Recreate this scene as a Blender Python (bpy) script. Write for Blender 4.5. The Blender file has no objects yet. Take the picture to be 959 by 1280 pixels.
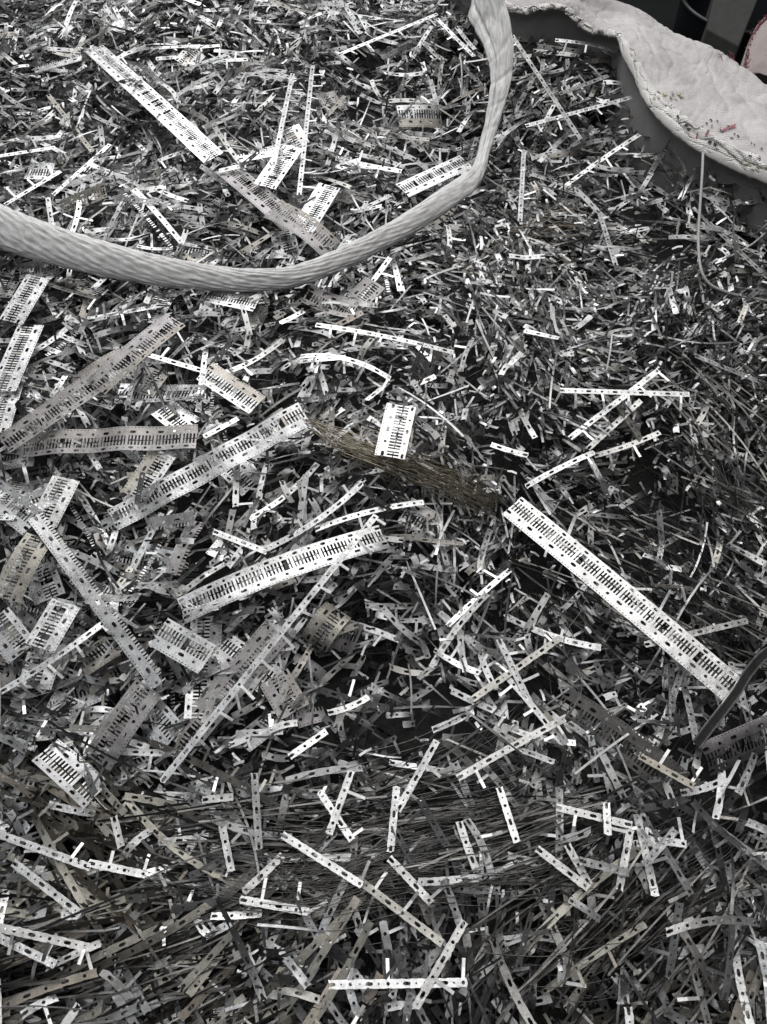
import bpy, math, random
import numpy as np
from mathutils import Vector, Matrix, noise
rnd = random.Random(11)
npr = np.random.default_rng(11)
scene = bpy.context.scene
COL = scene.collection
R = math.radians

# ------------------------------------------------------------------ camera
TILT, DIST, VF = R(30), 1.10, R(62)
CAM = Vector((0, -DIST*math.sin(TILT), DIST*math.cos(TILT)))
cd = bpy.data.cameras.new('camera'); cam = bpy.data.objects.new('camera', cd); COL.objects.link(cam)
cam.location = CAM; cam.rotation_euler = (TILT, 0, 0)
cd.sensor_fit = 'VERTICAL'; cd.angle = VF; cd.sensor_height = 24
cd.lens = 12/math.tan(VF/2); cd.clip_start = 0.02; cd.clip_end = 60
scene.camera = cam
scene.render.resolution_x, scene.render.resolution_y = 767, 1024

# ------------------------------------------------------------------ light
w = bpy.data.worlds.new('World'); scene.world = w; w.use_nodes = True
w.node_tree.nodes['Background'].inputs[0].default_value = (0.93, 0.96, 1.0, 1)
w.node_tree.nodes['Background'].inputs[1].default_value = 0.075
def area(name, loc, target, sx, sy, power, colour=(1, 1, 1)):
    l = bpy.data.lights.new(name, 'AREA'); l.shape = 'RECTANGLE'; l.size = sx; l.size_y = sy
    l.energy = power; l.color = colour
    o = bpy.data.objects.new(name, l); COL.objects.link(o); o.location = loc
    o.rotation_euler = (Vector(target)-Vector(loc)).to_track_quat('-Z', 'Y').to_euler()
    return o
area('ceiling_light', (0.2, 1.05, 1.9), (0.05, 0.1, 0), 2.5, 1.0, 28, (1.0, 0.99, 0.98))
area('window_light', (-0.65, 2.9, 2.0), (-0.2, 0.6, 0), 2.4, 1.4, 64, (0.99, 0.995, 1.0))
area('near_ceiling_light', (0.05, -0.40, 2.0), (0.0, -0.3, 0), 1.3, 0.5, 10, (1.0, 0.99, 0.98))
area('side_light', (-1.5, -0.1, 1.9), (0, 0.1, 0), 0.5, 0.9, 6, (0.95, 0.98, 1.0))
scene.view_settings.view_transform = 'Standard'; scene.view_settings.look = 'None'
scene.view_settings.exposure = 0.0; scene.view_settings.gamma = 1.0

# ------------------------------------------------------------------ pixel to place
TV = math.tan(VF/2)
FWD = Vector((0, math.sin(TILT), -math.cos(TILT))); UPV = Vector((0, math.cos(TILT), math.sin(TILT)))
BUMPS = [(0.30, -0.02, -0.060, 0.13), (0.02, -0.26, -0.030, 0.12), (0.62, 0.60, 0.03, 0.16), (-0.20, 0.05, 0.015, 0.2),
         (-0.32, 0.55, 0.03, 0.25), (0.28, 0.22, 0.03, 0.15), (-0.30, -0.42, -0.02, 0.12), (0.05, -0.40, 0.012, 0.1),
         (0.13, 0.62, -0.03, 0.12), (-0.02, 0.10, 0.018, 0.10), (0.30, -0.33, 0.01, 0.12), (0.45, -0.2, -0.02, 0.1)]
def Hn(x, y):
    x = np.asarray(x, float); y = np.asarray(y, float); z = np.zeros(np.broadcast(x, y).shape)
    for bx, by, a, s in BUMPS: z = z + a*np.exp(-((x-bx)**2+(y-by)**2)/(2*s*s))
    z = z + 0.006*np.sin(23*x+7*y+1.0) + 0.006*np.sin(19*y-11*x) + 0.004*np.sin(41*x+2)*np.sin(37*y)
    return z
def H(x, y): return float(Hn(x, y))
def ray(px, py): return (FWD + Vector((1, 0, 0))*((px-479.5)/640*TV) + UPV*((640-py)/640*TV))
def on_z(px, py, z):
    r = ray(px, py); return CAM + r*((z-CAM.z)/r.z)
def at(px, py, lift=0.0):                       # point on the heap under a pixel, raised by lift metres
    z = 0.0
    for _ in range(12):
        p = on_z(px, py, z); z = H(p.x, p.y)+lift
    return on_z(px, py, z)
def project(p):
    d = Vector(p)-CAM; k = d.dot(FWD)
    return 479.5+d.x/k/TV*640, 640-d.dot(UPV)/k/TV*640

# ------------------------------------------------------------------ materials
def nodes_of(name):
    m = bpy.data.materials.new(name); m.use_nodes = True
    nt = m.node_tree; b = nt.nodes['Principled BSDF']
    def N(t, **kw):
        n = nt.nodes.new(t)
        for k, v in kw.items(): setattr(n, k, v)
        return n
    return m, nt, b, N, nt.links.new
def math_node(N, L, op, a, b=None, c=None):
    n = N('ShaderNodeMath', operation=op)
    for i, v in enumerate((a, b, c)):
        if v is None: continue
        if isinstance(v, (int, float)): n.inputs[i].default_value = v
        else: L(v, n.inputs[i])
    return n.outputs[0]
def steel(name, stops, rough=(0.24, 0.55), metallic=0.93, bump=0.25):
    m, nt, b, N, L = nodes_of(name)
    tc = N('ShaderNodeTexCoord'); geo = N('ShaderNodeNewGeometry'); oi = N('ShaderNodeObjectInfo')
    r = math_node(N, L, 'FRACT', math_node(N, L, 'ADD', math_node(N, L, 'MULTIPLY', oi.outputs['Random'], 7.31), geo.outputs['Random Per Island']))
    cr = N('ShaderNodeValToRGB'); e = cr.color_ramp.elements
    e[0].position, e[0].color = stops[0][0], (*stops[0][1], 1); e[1].position, e[1].color = stops[-1][0], (*stops[-1][1], 1)
    for p, c in stops[1:-1]:
        q = e.new(p); q.color = (*c, 1)
    L(r, cr.inputs[0])
    n1 = N('ShaderNodeTexNoise'); n1.inputs['Scale'].default_value = 38; n1.inputs['Detail'].default_value = 6; n1.inputs['Roughness'].default_value = 0.65
    L(tc.outputs['Object'], n1.inputs['Vector'])
    n2 = N('ShaderNodeTexNoise'); n2.inputs['Scale'].default_value = 420; n2.inputs['Detail'].default_value = 3
    L(tc.outputs['Object'], n2.inputs['Vector'])
    sm = N('ShaderNodeMapRange'); sm.inputs['From Min'].default_value = 0.36; sm.inputs['From Max'].default_value = 0.62
    sm.inputs['To Min'].default_value = 0.62; sm.inputs['To Max'].default_value = 1.0; L(n1.outputs['Fac'], sm.inputs['Value'])
    gr = N('ShaderNodeMapRange'); gr.inputs['From Min'].default_value = 0.35; gr.inputs['From Max'].default_value = 0.6
    gr.inputs['To Min'].default_value = 0.82; gr.inputs['To Max'].default_value = 1.0; L(n2.outputs['Fac'], gr.inputs['Value'])
    mx = N('ShaderNodeMix', data_type='RGBA', blend_type='MULTIPLY'); mx.inputs[0].default_value = 1
    L(cr.outputs[0], mx.inputs[6]); L(math_node(N, L, 'MULTIPLY', sm.outputs[0], gr.outputs[0]), mx.inputs[7])
    L(mx.outputs[2], b.inputs['Base Color'])
    rr = N('ShaderNodeMapRange'); rr.inputs['To Min'].default_value = rough[0]; rr.inputs['To Max'].default_value = rough[1]
    L(math_node(N, L, 'ADD', math_node(N, L, 'MULTIPLY', r, 0.5), math_node(N, L, 'MULTIPLY', n1.outputs['Fac'], 0.5)), rr.inputs['Value'])
    L(rr.outputs[0], b.inputs['Roughness'])
    b.inputs['Metallic'].default_value = metallic
    bp = N('ShaderNodeBump'); bp.inputs['Strength'].default_value = bump; bp.inputs['Distance'].default_value = 0.004
    L(n1.outputs['Fac'], bp.inputs['Height']); L(bp.outputs[0], b.inputs['Normal'])
    return m
GREYS = [(0, (.32, .322, .325)), (.35, (.50, .502, .505)), (.7, (.66, .66, .66)), (.86, (.58, .572, .56)), (.93, (.45, .43, .385)), (1, (.38, .355, .325))]
M_STRIP = steel('stamped_metal', GREYS)
M_BULK_SHADE = steel('stamped_metal_shaded', [(0, (.11, .108, .106)), (.4, (.26, .26, .261)), (.8, (.52, .521, .523)), (.93, (.32, .31, .292)), (1, (.20, .19, .172))], rough=(0.2, 0.52))  # darker copy of the stamped metal; shade inside the heap is in its colour
M_BRIGHT = steel('clean_stamped_metal', [(0, (.57, .57, .572)), (.6, (.66, .66, .66)), (1, (.62, .612, .595))], rough=(0.24, 0.5), bump=0.32)
M_DULL = steel('dull_stamped_metal', [(0, (.27, .255, .258)), (.6, (.34, .325, .325)), (1, (.31, .29, .265))], rough=(0.42, 0.6), bump=0.2)
M_WARM = steel('tarnished_metal', [(0, (.21, .20, .175)), (.6, (.38, .365, .325)), (1, (.29, .255, .215))], rough=(0.34, 0.55))
M_PIN = steel('pin_metal', [(0, (.66, .655, .65)), (1, (.78, .775, .77))], rough=(0.25, 0.42), bump=0.05)
M_DARK = steel('dark_metal', [(0, (.15, .145, .14)), (1, (.19, .18, .175))], rough=(0.4, 0.55))
M_LONG = steel('dark_sliver_metal', [(0, (.07, .068, .066)), (.7, (.17, .165, .16)), (1, (.30, .29, .27))], rough=(0.3, 0.5))
M_EDGE = steel('cut_edge_metal', [(0, (.75, .75, .74)), (1, (.8, .8, .79))], rough=(0.25, 0.4))
def plain(name, col, rough=0.8, metallic=0.0, nscale=40, lo=0.7, bump=0.0, bscale=200):
    m, nt, b, N, L = nodes_of(name)
    tc = N('ShaderNodeTexCoord'); n = N('ShaderNodeTexNoise'); n.inputs['Scale'].default_value = nscale; n.inputs['Detail'].default_value = 5
    L(tc.outputs['Object'], n.inputs['Vector'])
    mr = N('ShaderNodeMapRange'); mr.inputs['From Min'].default_value = .3; mr.inputs['From Max'].default_value = .7
    mr.inputs['To Min'].default_value = lo; L(n.outputs['Fac'], mr.inputs['Value'])
    mx = N('ShaderNodeMix', data_type='RGBA', blend_type='MULTIPLY'); mx.inputs[0].default_value = 1
    mx.inputs[6].default_value = (*col, 1); L(mr.outputs[0], mx.inputs[7]); L(mx.outputs[2], b.inputs['Base Color'])
    b.inputs['Roughness'].default_value = rough; b.inputs['Metallic'].default_value = metallic
    if bump:
        n2 = N('ShaderNodeTexNoise'); n2.inputs['Scale'].default_value = bscale; L(tc.outputs['Object'], n2.inputs['Vector'])
        bp = N('ShaderNodeBump'); bp.inputs['Strength'].default_value = bump; bp.inputs['Distance'].default_value = .002
        L(n2.outputs['Fac'], bp.inputs['Height']); L(bp.outputs[0], b.inputs['Normal'])
    return m
M_BED_SHADE = plain('heap_gap_shade', (.03, .029, .028), .6, .6, 90, .3, .6, 300)  # near-black colour stands in for the shade deep between the scraps
M_FLOOR = plain('dark_floor', (.010, .013, .011), .95, 0, 9, .5)
M_TUB = plain('black_plastic', (.006, .007, .010), .4, 0, 30, .7)
M_CARTON = plain('grey_carton', (.05, .052, .048), .85, 0, 50, .75)
M_WIREB = plain('brown_wire', (.36, .315, .24), .42, .75, 160, .35)
M_WIRED = plain('dark_wire', (.16, .155, .15), .4, .8, 160, .4)
M_WIREK = plain('black_wire', (.03, .029, .028), .45, .3, 160, .5)
M_THREAD = plain('grey_thread', (.40, .39, .38), .8, 0, 300, .7)
M_INK = plain('black_ink', (.03, .03, .032), .8, 0, 900, .5)
M_RED = plain('red_ink', (.40, .16, .19), .8, 0, 900, .5)
M_YEL = plain('yellow_ink', (.55, .54, .40), .8, 0, 900, .5)
M_MAG = plain('magenta_thread', (.25, .05, .09), .8, 0, 200, .5)
def woven(name, col, dirt, pitch, stain=0.0):
    m, nt, b, N, L = nodes_of(name)
    uv = N('ShaderNodeUVMap'); tc = N('ShaderNodeTexCoord'); sep = N('ShaderNodeSeparateXYZ'); L(uv.outputs[0], sep.inputs[0])
    sx = math_node(N, L, 'SINE', math_node(N, L, 'MULTIPLY', sep.outputs[0], 2*math.pi/pitch))
    sy = math_node(N, L, 'SINE', math_node(N, L, 'MULTIPLY', sep.outputs[1], 2*math.pi/pitch))
    wv = math_node(N, L, 'MULTIPLY', sx, sy)
    n = N('ShaderNodeTexNoise'); n.inputs['Scale'].default_value = 14; n.inputs['Detail'].default_value = 8; n.inputs['Roughness'].default_value = .7
    L(tc.outputs['Object'], n.inputs['Vector'])
    mr = N('ShaderNodeMapRange'); mr.inputs['From Min'].default_value = .42; mr.inputs['From Max'].default_value = .68; L(n.outputs['Fac'], mr.inputs['Value'])
    mx = N('ShaderNodeMix', data_type='RGBA'); mx.inputs[6].default_value = (*col, 1); mx.inputs[7].default_value = (*dirt, 1)
    L(mr.outputs[0], mx.inputs[0])
    mr2 = N('ShaderNodeMapRange'); mr2.inputs['From Min'].default_value = -1; mr2.inputs['To Min'].default_value = .70; L(wv, mr2.inputs['Value'])
    m2 = N('ShaderNodeMix', data_type='RGBA', blend_type='MULTIPLY'); m2.inputs[0].default_value = 1; L(mx.outputs[2], m2.inputs[6]); L(mr2.outputs[0], m2.inputs[7])
    L(m2.outputs[2], b.inputs['Base Color']); b.inputs['Roughness'].default_value = .62
    bp = N('ShaderNodeBump'); bp.inputs['Strength'].default_value = .6; bp.inputs['Distance'].default_value = .0011
    L(wv, bp.inputs['Height']); L(bp.outputs[0], b.inputs['Normal'])
    return m
M_BAG = woven('woven_white_plastic', (.70, .675, .67), (.44, .405, .41), .0055)
M_HEM = woven('hem_tape', (.82, .80, .775), (.60, .575, .55), .005)
M_WALL_SHADE = woven('bag_inside_shaded', (.36, .35, .345), (.28, .27, .27), .0045)  # bag cloth darkened, with the shade on the inner wall put into its colour
M_SACK = woven('pinkish_woven_sack', (.46, .40, .385), (.33, .28, .27), .006)
def fibrous(name):
    m, nt, b, N, L = nodes_of(name)
    uv = N('ShaderNodeUVMap'); tc = N('ShaderNodeTexCoord'); sep = N('ShaderNodeSeparateXYZ'); L(uv.outputs[0], sep.inputs[0])
    cb = N('ShaderNodeCombineXYZ'); L(math_node(N, L, 'MULTIPLY', sep.outputs[0], 60), cb.inputs[0])
    L(math_node(N, L, 'ADD', math_node(N, L, 'MULTIPLY', sep.outputs[1], 300), math_node(N, L, 'MULTIPLY', sep.outputs[0], 40)), cb.inputs[1])
    n = N('ShaderNodeTexNoise'); n.inputs['Scale'].default_value = 1; n.inputs['Detail'].default_value = 5; n.inputs['Roughness'].default_value = .6; L(cb.outputs[0], n.inputs['Vector'])
    n2 = N('ShaderNodeTexNoise'); n2.inputs['Scale'].default_value = 11; n2.inputs['Detail'].default_value = 7; L(tc.outputs['Object'], n2.inputs['Vector'])
    cr = N('ShaderNodeValToRGB'); e = cr.color_ramp.elements; e[0].position, e[0].color = .28, (.36, .35, .345, 1); e[1].position, e[1].color = .6, (.72, .715, .71, 1); L(n.outputs['Fac'], cr.inputs[0])
    mr = N('ShaderNodeMapRange'); mr.inputs['From Min'].default_value = .35; mr.inputs['From Max'].default_value = .65; mr.inputs['To Min'].default_value = 1; mr.inputs['To Max'].default_value = .8; L(n2.outputs['Fac'], mr.inputs['Value'])
    mx = N('ShaderNodeMix', data_type='RGBA', blend_type='MULTIPLY'); mx.inputs[0].default_value = 1; L(cr.outputs[0], mx.inputs[6]); L(mr.outputs[0], mx.inputs[7]); L(mx.outputs[2], b.inputs['Base Color'])
    b.inputs['Roughness'].default_value = .5
    bp = N('ShaderNodeBump'); bp.inputs['Strength'].default_value = .5; bp.inputs['Distance'].default_value = .0012; L(n.outputs['Fac'], bp.inputs['Height']); L(bp.outputs[0], b.inputs['Normal'])
    return m
M_STRAP = fibrous('webbing')

# ------------------------------------------------------------------ mesh helpers
def link(o, parent=None):
    COL.objects.link(o)
    if parent: o.parent = parent
    return o
def mesh(name, V, F, mats, smooth=True, mi=None, uvs=None):
    me = bpy.data.meshes.new(name)
    me.from_pydata([tuple(map(float, v)) for v in V], [], F)
    for m in (mats if isinstance(mats, (list, tuple)) else [mats]): me.materials.append(m)
    if smooth: me.polygons.foreach_set('use_smooth', [True]*len(me.polygons))
    if mi is not None: me.polygons.foreach_set('material_index', mi)
    if uvs is not None:
        ul = me.uv_layers.new(name='UVMap'); vi = np.empty(len(me.loops), int); me.loops.foreach_get('vertex_index', vi)
        ul.data.foreach_set('uv', np.asarray(uvs, float)[vi].ravel())
    me.update(); return me
def tag(o, label, cat, group=None, kind=None):
    if label: o['label'] = label
    if cat: o['category'] = cat
    if group: o['group'] = group
    if kind: o['kind'] = kind
    return o
def solidify(o, th, offset=0):
    s = o.modifiers.new('thickness', 'SOLIDIFY'); s.thickness = th; s.offset = offset; return o
def split_edges(o):
    e = o.modifiers.new('crisp', 'EDGE_SPLIT'); e.split_angle = R(40); return o
def grid_mesh(name, rows, mats, smooth=True, uvs=None, closed=False):
    nv = len(rows); nu = len(rows[0]); V = [p for r in rows for p in r]; F = []
    for j in range(nv-1):
        for i in range(nu-1 if not closed else nu):
            F.append((j*nu+i, j*nu+(i+1) % nu, (j+1)*nu+(i+1) % nu, (j+1)*nu+i))
    return mesh(name, V, F, mats, smooth, None, uvs)
def catmull(P, t):                              # P list of tuples/arrays, t in 0..len-1
    n = len(P)-1; i = min(int(t), n-1); f = t-i
    p = [np.asarray(P[min(max(i+k, 0), n)], float) for k in (-1, 0, 1, 2)]
    return .5*((2*p[1])+(-p[0]+p[2])*f+(2*p[0]-5*p[1]+4*p[2]-p[3])*f*f+(-p[0]+3*p[1]-3*p[2]+p[3])*f**3)
def tube(P, rad, nseg=40, sides=6):
    V, F = [], []; n = len(P)-1
    pts = [catmull(P, n*k/nseg) for k in range(nseg+1)]
    for k, p in enumerate(pts):
        T = Vector(pts[min(k+1, nseg)]-pts[max(k-1, 0)]).normalized()
        A = T.cross(Vector((0, 0, 1))); A = A.normalized() if A.length > 1e-4 else Vector((1, 0, 0)); B = T.cross(A)
        r = rad(k/nseg) if callable(rad) else rad
        for s in range(sides):
            a = 2*math.pi*s/sides; V.append(Vector(p)+A*(r*math.cos(a))+B*(r*math.sin(a)))
    for k in range(nseg):
        for s in range(sides): F.append((k*sides+s, k*sides+(s+1) % sides, (k+1)*sides+(s+1) % sides, (k+1)*sides+s))
    F.append(tuple(range(sides))[::-1]); F.append(tuple(nseg*sides+s for s in range(sides)))
    return V, F
class Flat:                                     # flat sheet pieces in (s, t) millimetres, welded
    def __init__(self): self.v, self.f, self.k = [], [], {}
    def pt(self, s, t):
        q = (round(s, 2), round(t, 2))
        if q not in self.k: self.k[q] = len(self.v); self.v.append(q)
        return self.k[q]
    def poly(self, pts):
        ids = [self.pt(*p) for p in pts]
        if len(set(ids)) == len(ids): self.f.append(tuple(ids))
    def ring(self, x0, x1, y0, y1, rx, ry, notch=0.0):
        xm, ym = (x0+x1)/2, (y0+y1)/2
        o = [(x1, ym), (x1, y1), (xm, y1-notch), (x0, y1), (x0, ym), (x0, y0), (xm, y0+notch), (x1, y0)]
        i = []
        for k in range(8):
            c, s = math.cos(k*math.pi/4), math.sin(k*math.pi/4); pw = .62 if rx > ry*1.2 else .9
            i.append((xm+rx*math.copysign(abs(c)**pw, c)*(abs(c) > 1e-6), ym+ry*math.copysign(abs(s)**pw, s)*(abs(s) > 1e-6)))
        for k in range(8): self.poly([o[k], o[(k+1) % 8], i[(k+1) % 8], i[k]])
    def dot(self, x0, x1, y0, y1, r):
        o = [(x1, y1), (x0, y1), (x0, y0), (x1, y0)]; xm, ym = (x0+x1)/2, (y0+y1)/2
        i = [(xm+r, ym+r), (xm-r, ym+r), (xm-r, ym-r), (xm+r, ym-r)]
        for k in range(4): self.poly([o[k], o[(k+1) % 4], i[(k+1) % 4], i[k]])
    def solid(self, x0, x1, y0, y1, mid=True):
        xm, ym = (x0+x1)/2, (y0+y1)/2
        if mid:
            for a, b in ((x0, xm), (xm, x1)):
                for c, d in ((y0, ym), (ym, y1)): self.poly([(a, c), (b, c), (b, d), (a, d)])
        else: self.poly([(x0, y0), (x1, y0), (x1, y1), (x0, y1)])
def deform(S, T, Lmm, bow=0, roll=0, twist=0, curl=0, half=25., kink=0, ks=0, lat=0, wave=0, ph=0):
    """flat (s,t) mm -> xyz metres; works on arrays and on broadcast parameter columns"""
    u = S/(Lmm/2)
    a = roll+twist*u*.5
    z = bow*(1-u*u)+curl*(T/half)**2+wave*np.sin(S*.075+ph)+kink*np.maximum(0, S-ks)
    x = S*(1-.00*u); y = T*np.cos(a)+lat*(1-u*u)
    z = z+T*np.sin(a)
    return np.stack(np.broadcast_arrays(x, y, z), -1)*.001

# ------------------------------------------------------------------ setting
lipP = [(560, -34), (610, 2), (651, 18), (683, 11), (708, 14), (722, 30), (738, 42), (770, 46), (782, 72), (797, 98), (812, 130), (838, 160), (872, 184), (912, 206), (959, 228), (1020, 262), (1090, 320), (1130, 400)]
def flat_sheet(name, x0, x1, y0, y1, z, m):
    o = bpy.data.objects.new(name, mesh(name, [(x0, y0, z), (x1, y0, z), (x1, y1, z), (x0, y1, z)], [(0, 1, 2, 3)], m, False))
    o['kind'] = 'structure'; return link(o)
flat_sheet('floor', -12, 12, -12, 12, -0.9, M_FLOOR)
XS, YS = np.linspace(-1.0, 1.0, 121), np.linspace(-.85, 1.45, 121)
gx, gy = np.meshgrid(XS, YS); gz = Hn(gx, gy)-.095
gz -= .5*np.clip(gy-1.25, 0, 1) + .5*np.clip(np.abs(gx)-.85, 0, 1)
def inside_bag(x, y):
    u, v = project((x, y, .0))
    if u < 600: return v > -400
    for a, b in zip(lipP[:-1], lipP[1:]):
        if a[0] <= u <= b[0]: return v > a[1]+(b[1]-a[1])*(u-a[0])/(b[0]-a[0])+8
    return v > 420
bedV = np.stack([gx, gy, gz], -1).reshape(-1, 3); keepF = []
for j in range(120):
    for i in range(120):
        if inside_bag(XS[i]+.008, YS[j]+.01): keepF.append((j*121+i, j*121+i+1, (j+1)*121+i+1, (j+1)*121+i))
bed = bpy.data.objects.new('heap_bed', mesh('heap_bed', bedV, keepF, M_BED_SHADE)); bed['kind'] = 'structure'; link(bed)

# ------------------------------------------------------------------ bulk bag rim
outP = [(580, -80), (620, -45), (660, -22), (690, -14), (720, -4), (745, 3), (770, 10), (800, 24), (830, 40), (860, 56), (885, 67), (905, 73), (930, 86), (955, 108), (1010, 150), (1080, 190), (1150, 240), (1220, 350)]
NU = 300
def bag_row(px, z): return [on_z(p[0], p[1], zz) for p, zz in zip(px, z)]
n = len(lipP)
zl = [.05, .05, .05, .06, .06, .05, .045, .05, .055, .055, .055, .052, .05, .048, .048, .05, .05, .05]
def mixp(a, b, f): return [(p[0]*(1-f)+q[0]*f, p[1]*(1-f)+q[1]*f) for p, q in zip(a, b)]
lip = bag_row(lipP, zl)
rows_c = []
wall_mid = [Vector((p.x+.008, p.y+.012, p.z-.03)) for p in lip]
wall_bot = [Vector((p.x+.004, p.y+.012, H(p.x, p.y)-.09)) for p in lip]
ctrl = [wall_bot, wall_mid, lip, bag_row(mixp(lipP, outP, .18), [z+.009 for z in zl]), bag_row(mixp(lipP, outP, .5), [z+.012 for z in zl]),
        bag_row(mixp(lipP, outP, .82), [z+.006 for z in zl]), bag_row(outP, [z-.005 for z in zl])]
ctrl.append([Vector((p.x+.04, p.y+.05, p.z-.22)) for p in ctrl[-1]])
ctrl.append([Vector((p.x+.05, p.y+.08, -.9)) for p in ctrl[-2]])
NV = 66
def bag_pt(u, v, wr=1.0):                      # u,v in 0..1
    col = [catmull(r, u*(n-1)) for r in ctrl]
    p = catmull(col, v*(len(ctrl)-1)); q = Vector((u*26, v*22, 3.1))
    k = .0062*wr*max(0, min(1, (v-.2)*8))
    d = noise.noise(q*.30)*1.1+noise.noise(q*.9)*.2+.12*noise.noise(Vector((u*90, v*20, 0)))
    crease = 1.6*(1-min(1, abs(noise.noise(Vector((u*13+v*11, v*9-u*5, 7))))*11))+1.0*(1-min(1, abs(noise.noise(Vector((u*26-v*6, v*12+u*8, 2))))*12))
    crease = -.33*crease
    return Vector(p)+Vector((.3, .1, 1)).normalized()*(k*d+k*.9*crease)
def bag_grid(v0, v1, nv, nu=NU, off=0.0, u0=0, u1=1):
    rows, uvs = [], []
    for j in range(nv):
        v = v0+(v1-v0)*j/(nv-1); r = []
        for i in range(nu):
            u = u0+(u1-u0)*i/(nu-1); r.append(bag_pt(u, v)); uvs.append((u*1.25, v*.9))
        rows.append(r)
    if off:
        P = np.array([[tuple(p) for p in r] for r in rows]); du = np.gradient(P, axis=1); dv = np.gradient(P, axis=0)
        nn = np.cross(du, dv); nn /= np.linalg.norm(nn, axis=2, keepdims=True)+1e-9
        nn *= np.where(nn[..., 2:3] < 0, -1, 1); P = P+nn*(off*np.linspace(.7, 1, nv)[:, None, None]+.010*(np.linspace(0, 1, nv)**3)[:, None, None]*np.clip((np.linspace(0, 1, nu)-.5)*6, .25, 1)[None, :, None]); rows = P.tolist()
    return rows, uvs
VL = 2/8
bag = bpy.data.objects.new('bulk_bag', None); link(bag); bag.location = on_z(850, 120, -.9); bag.location.z = -.9
tag(bag, 'open white woven bulk bag rim folded outward around the metal scrap', 'bulk bag')
def bag_part(name, rows, uvs, mat, th):
    o = bpy.data.objects.new(name, grid_mesh(name, [[Vector(p)-bag.location for p in r] for r in rows], mat, True, uvs)); link(o, bag)
    solidify(o, th); return o
r_, u_ = bag_grid(0, VL, 16); bag_part('inner_wall', r_, u_, M_WALL_SHADE, .0015)
r_, u_ = bag_grid(VL, 1, 90); bag_part('folded_rim', r_, u_, M_BAG, .0015); RIM = r_
r_, u_ = bag_grid(VL-.012, VL+.105, 20, off=.006)
hem_o = bag_part('hem', r_, u_, M_HEM, .002); HEM = r_
allpts = [(project(p), p, R_, j, i) for R_ in (HEM, RIM) for j, row in enumerate(R_) for i, p in enumerate(row)]
def on_bag(px, py):
    best = min(allpts, key=lambda a: (a[0][0]-px)**2+(a[0][1]-py)**2)
    R_, j, i = best[2:]; j = min(j, len(R_)-2); i = min(i, len(R_[0])-2)
    p = Vector(R_[j][i]); U = (Vector(R_[j][i+1])-p).normalized(); W = (Vector(R_[j+1][i])-p).normalized()
    nn = U.cross(W).normalized()
    if nn.dot(CAM-p) < 0: nn = -nn
    return p, U, W, nn
def print_marks(name, mat, spots):
    V, F = [], []
    for px, py, a, b in spots:
        p, U, W, nn = on_bag(px, py); c = p+nn*.0032-bag.location; k = len(V)
        a *= 1.35; b *= 1.35; V += [c-U*a-W*b, c+U*a-W*b, c+U*a+W*b, c-U*a+W*b]; F.append((k, k+1, k+2, k+3))
    o = bpy.data.objects.new(name, mesh(name, V, F, mat, False)); link(o, bag); solidify(o, .0004); o['kind'] = 'stuff'; return o
# the worn printing on the hem: black checks, red letters, yellow smear
ink = []
for cx, cy, na, nb in ((858, 160, 6, 4), (893, 184, 5, 4)):
    for ia in range(na):
        for ib in range(nb):
            if (ia+ib) % 2 == 0 and rnd.random() < .85: ink.append((cx+(ia-na/2)*3.4-ib*.8, cy+(ia-na/2)*2.0+(ib-nb/2)*3.0, .0022, .0017))
for k in range(16):
    f = rnd.random(); ink.append((886+f*66+rnd.uniform(-4, 4), 152+f*42+rnd.uniform(-6, 4), rnd.uniform(.0008, .0022), .0009))
print_marks('black_printing', M_INK, ink)
print_marks('red_printing', M_RED, [(870+k*3.4, 171-k*1.2, .0013, .0034) for k in range(5)]+[(904+k*3.2, 165-k*1.6, .0013, .003) for k in range(5)])
print_marks('yellow_printing', M_YEL, [(822+rnd.uniform(-4, 32), 121+rnd.uniform(-3, 3), .0022, .0012) for k in range(26)]+[(940+rnd.uniform(-8, 16), 207+rnd.uniform(-4, 6), .0025, .0012) for k in range(12)])
# torn pink threads where the rim is ripped
V, F = [], []
for k in range(40):
    p, U, W, nn = on_bag(905+rnd.uniform(-4, 26), 74+rnd.uniform(-3, 4))
    q = p-bag.location; d = (U*rnd.uniform(-1, .4)+nn*rnd.uniform(.2, 1)+Vector((-.2, .8, .3))).normalized()*rnd.uniform(.006, .02)
    a, b = tube([q, q+d*.5+nn*.002, q+d], .0006, 5, 3); k0 = len(V); V += a; F += [tuple(i+k0 for i in f) for f in b]
o = bpy.data.objects.new('frayed_threads', mesh('frayed_threads', V, F, M_MAG)); link(o, bag); o['kind'] = 'stuff'

# thread hanging from the rim
P = [on_z(879, 186, .048), at(878, 215, .038), at(875, 260, .03), at(873, 300, .02), at(876, 335, .012), at(886, 354, .004), at(905, 364, .003), at(935, 372, .0), at(975, 378, -.01)]
o = bpy.data.objects.new('hanging_thread', mesh('hanging_thread', *tube([tuple(p) for p in P], .0022, 60, 6), M_THREAD)); link(o)
tag(o, 'pale grey thread hanging from the bag rim down onto the scrap', 'thread')

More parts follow.
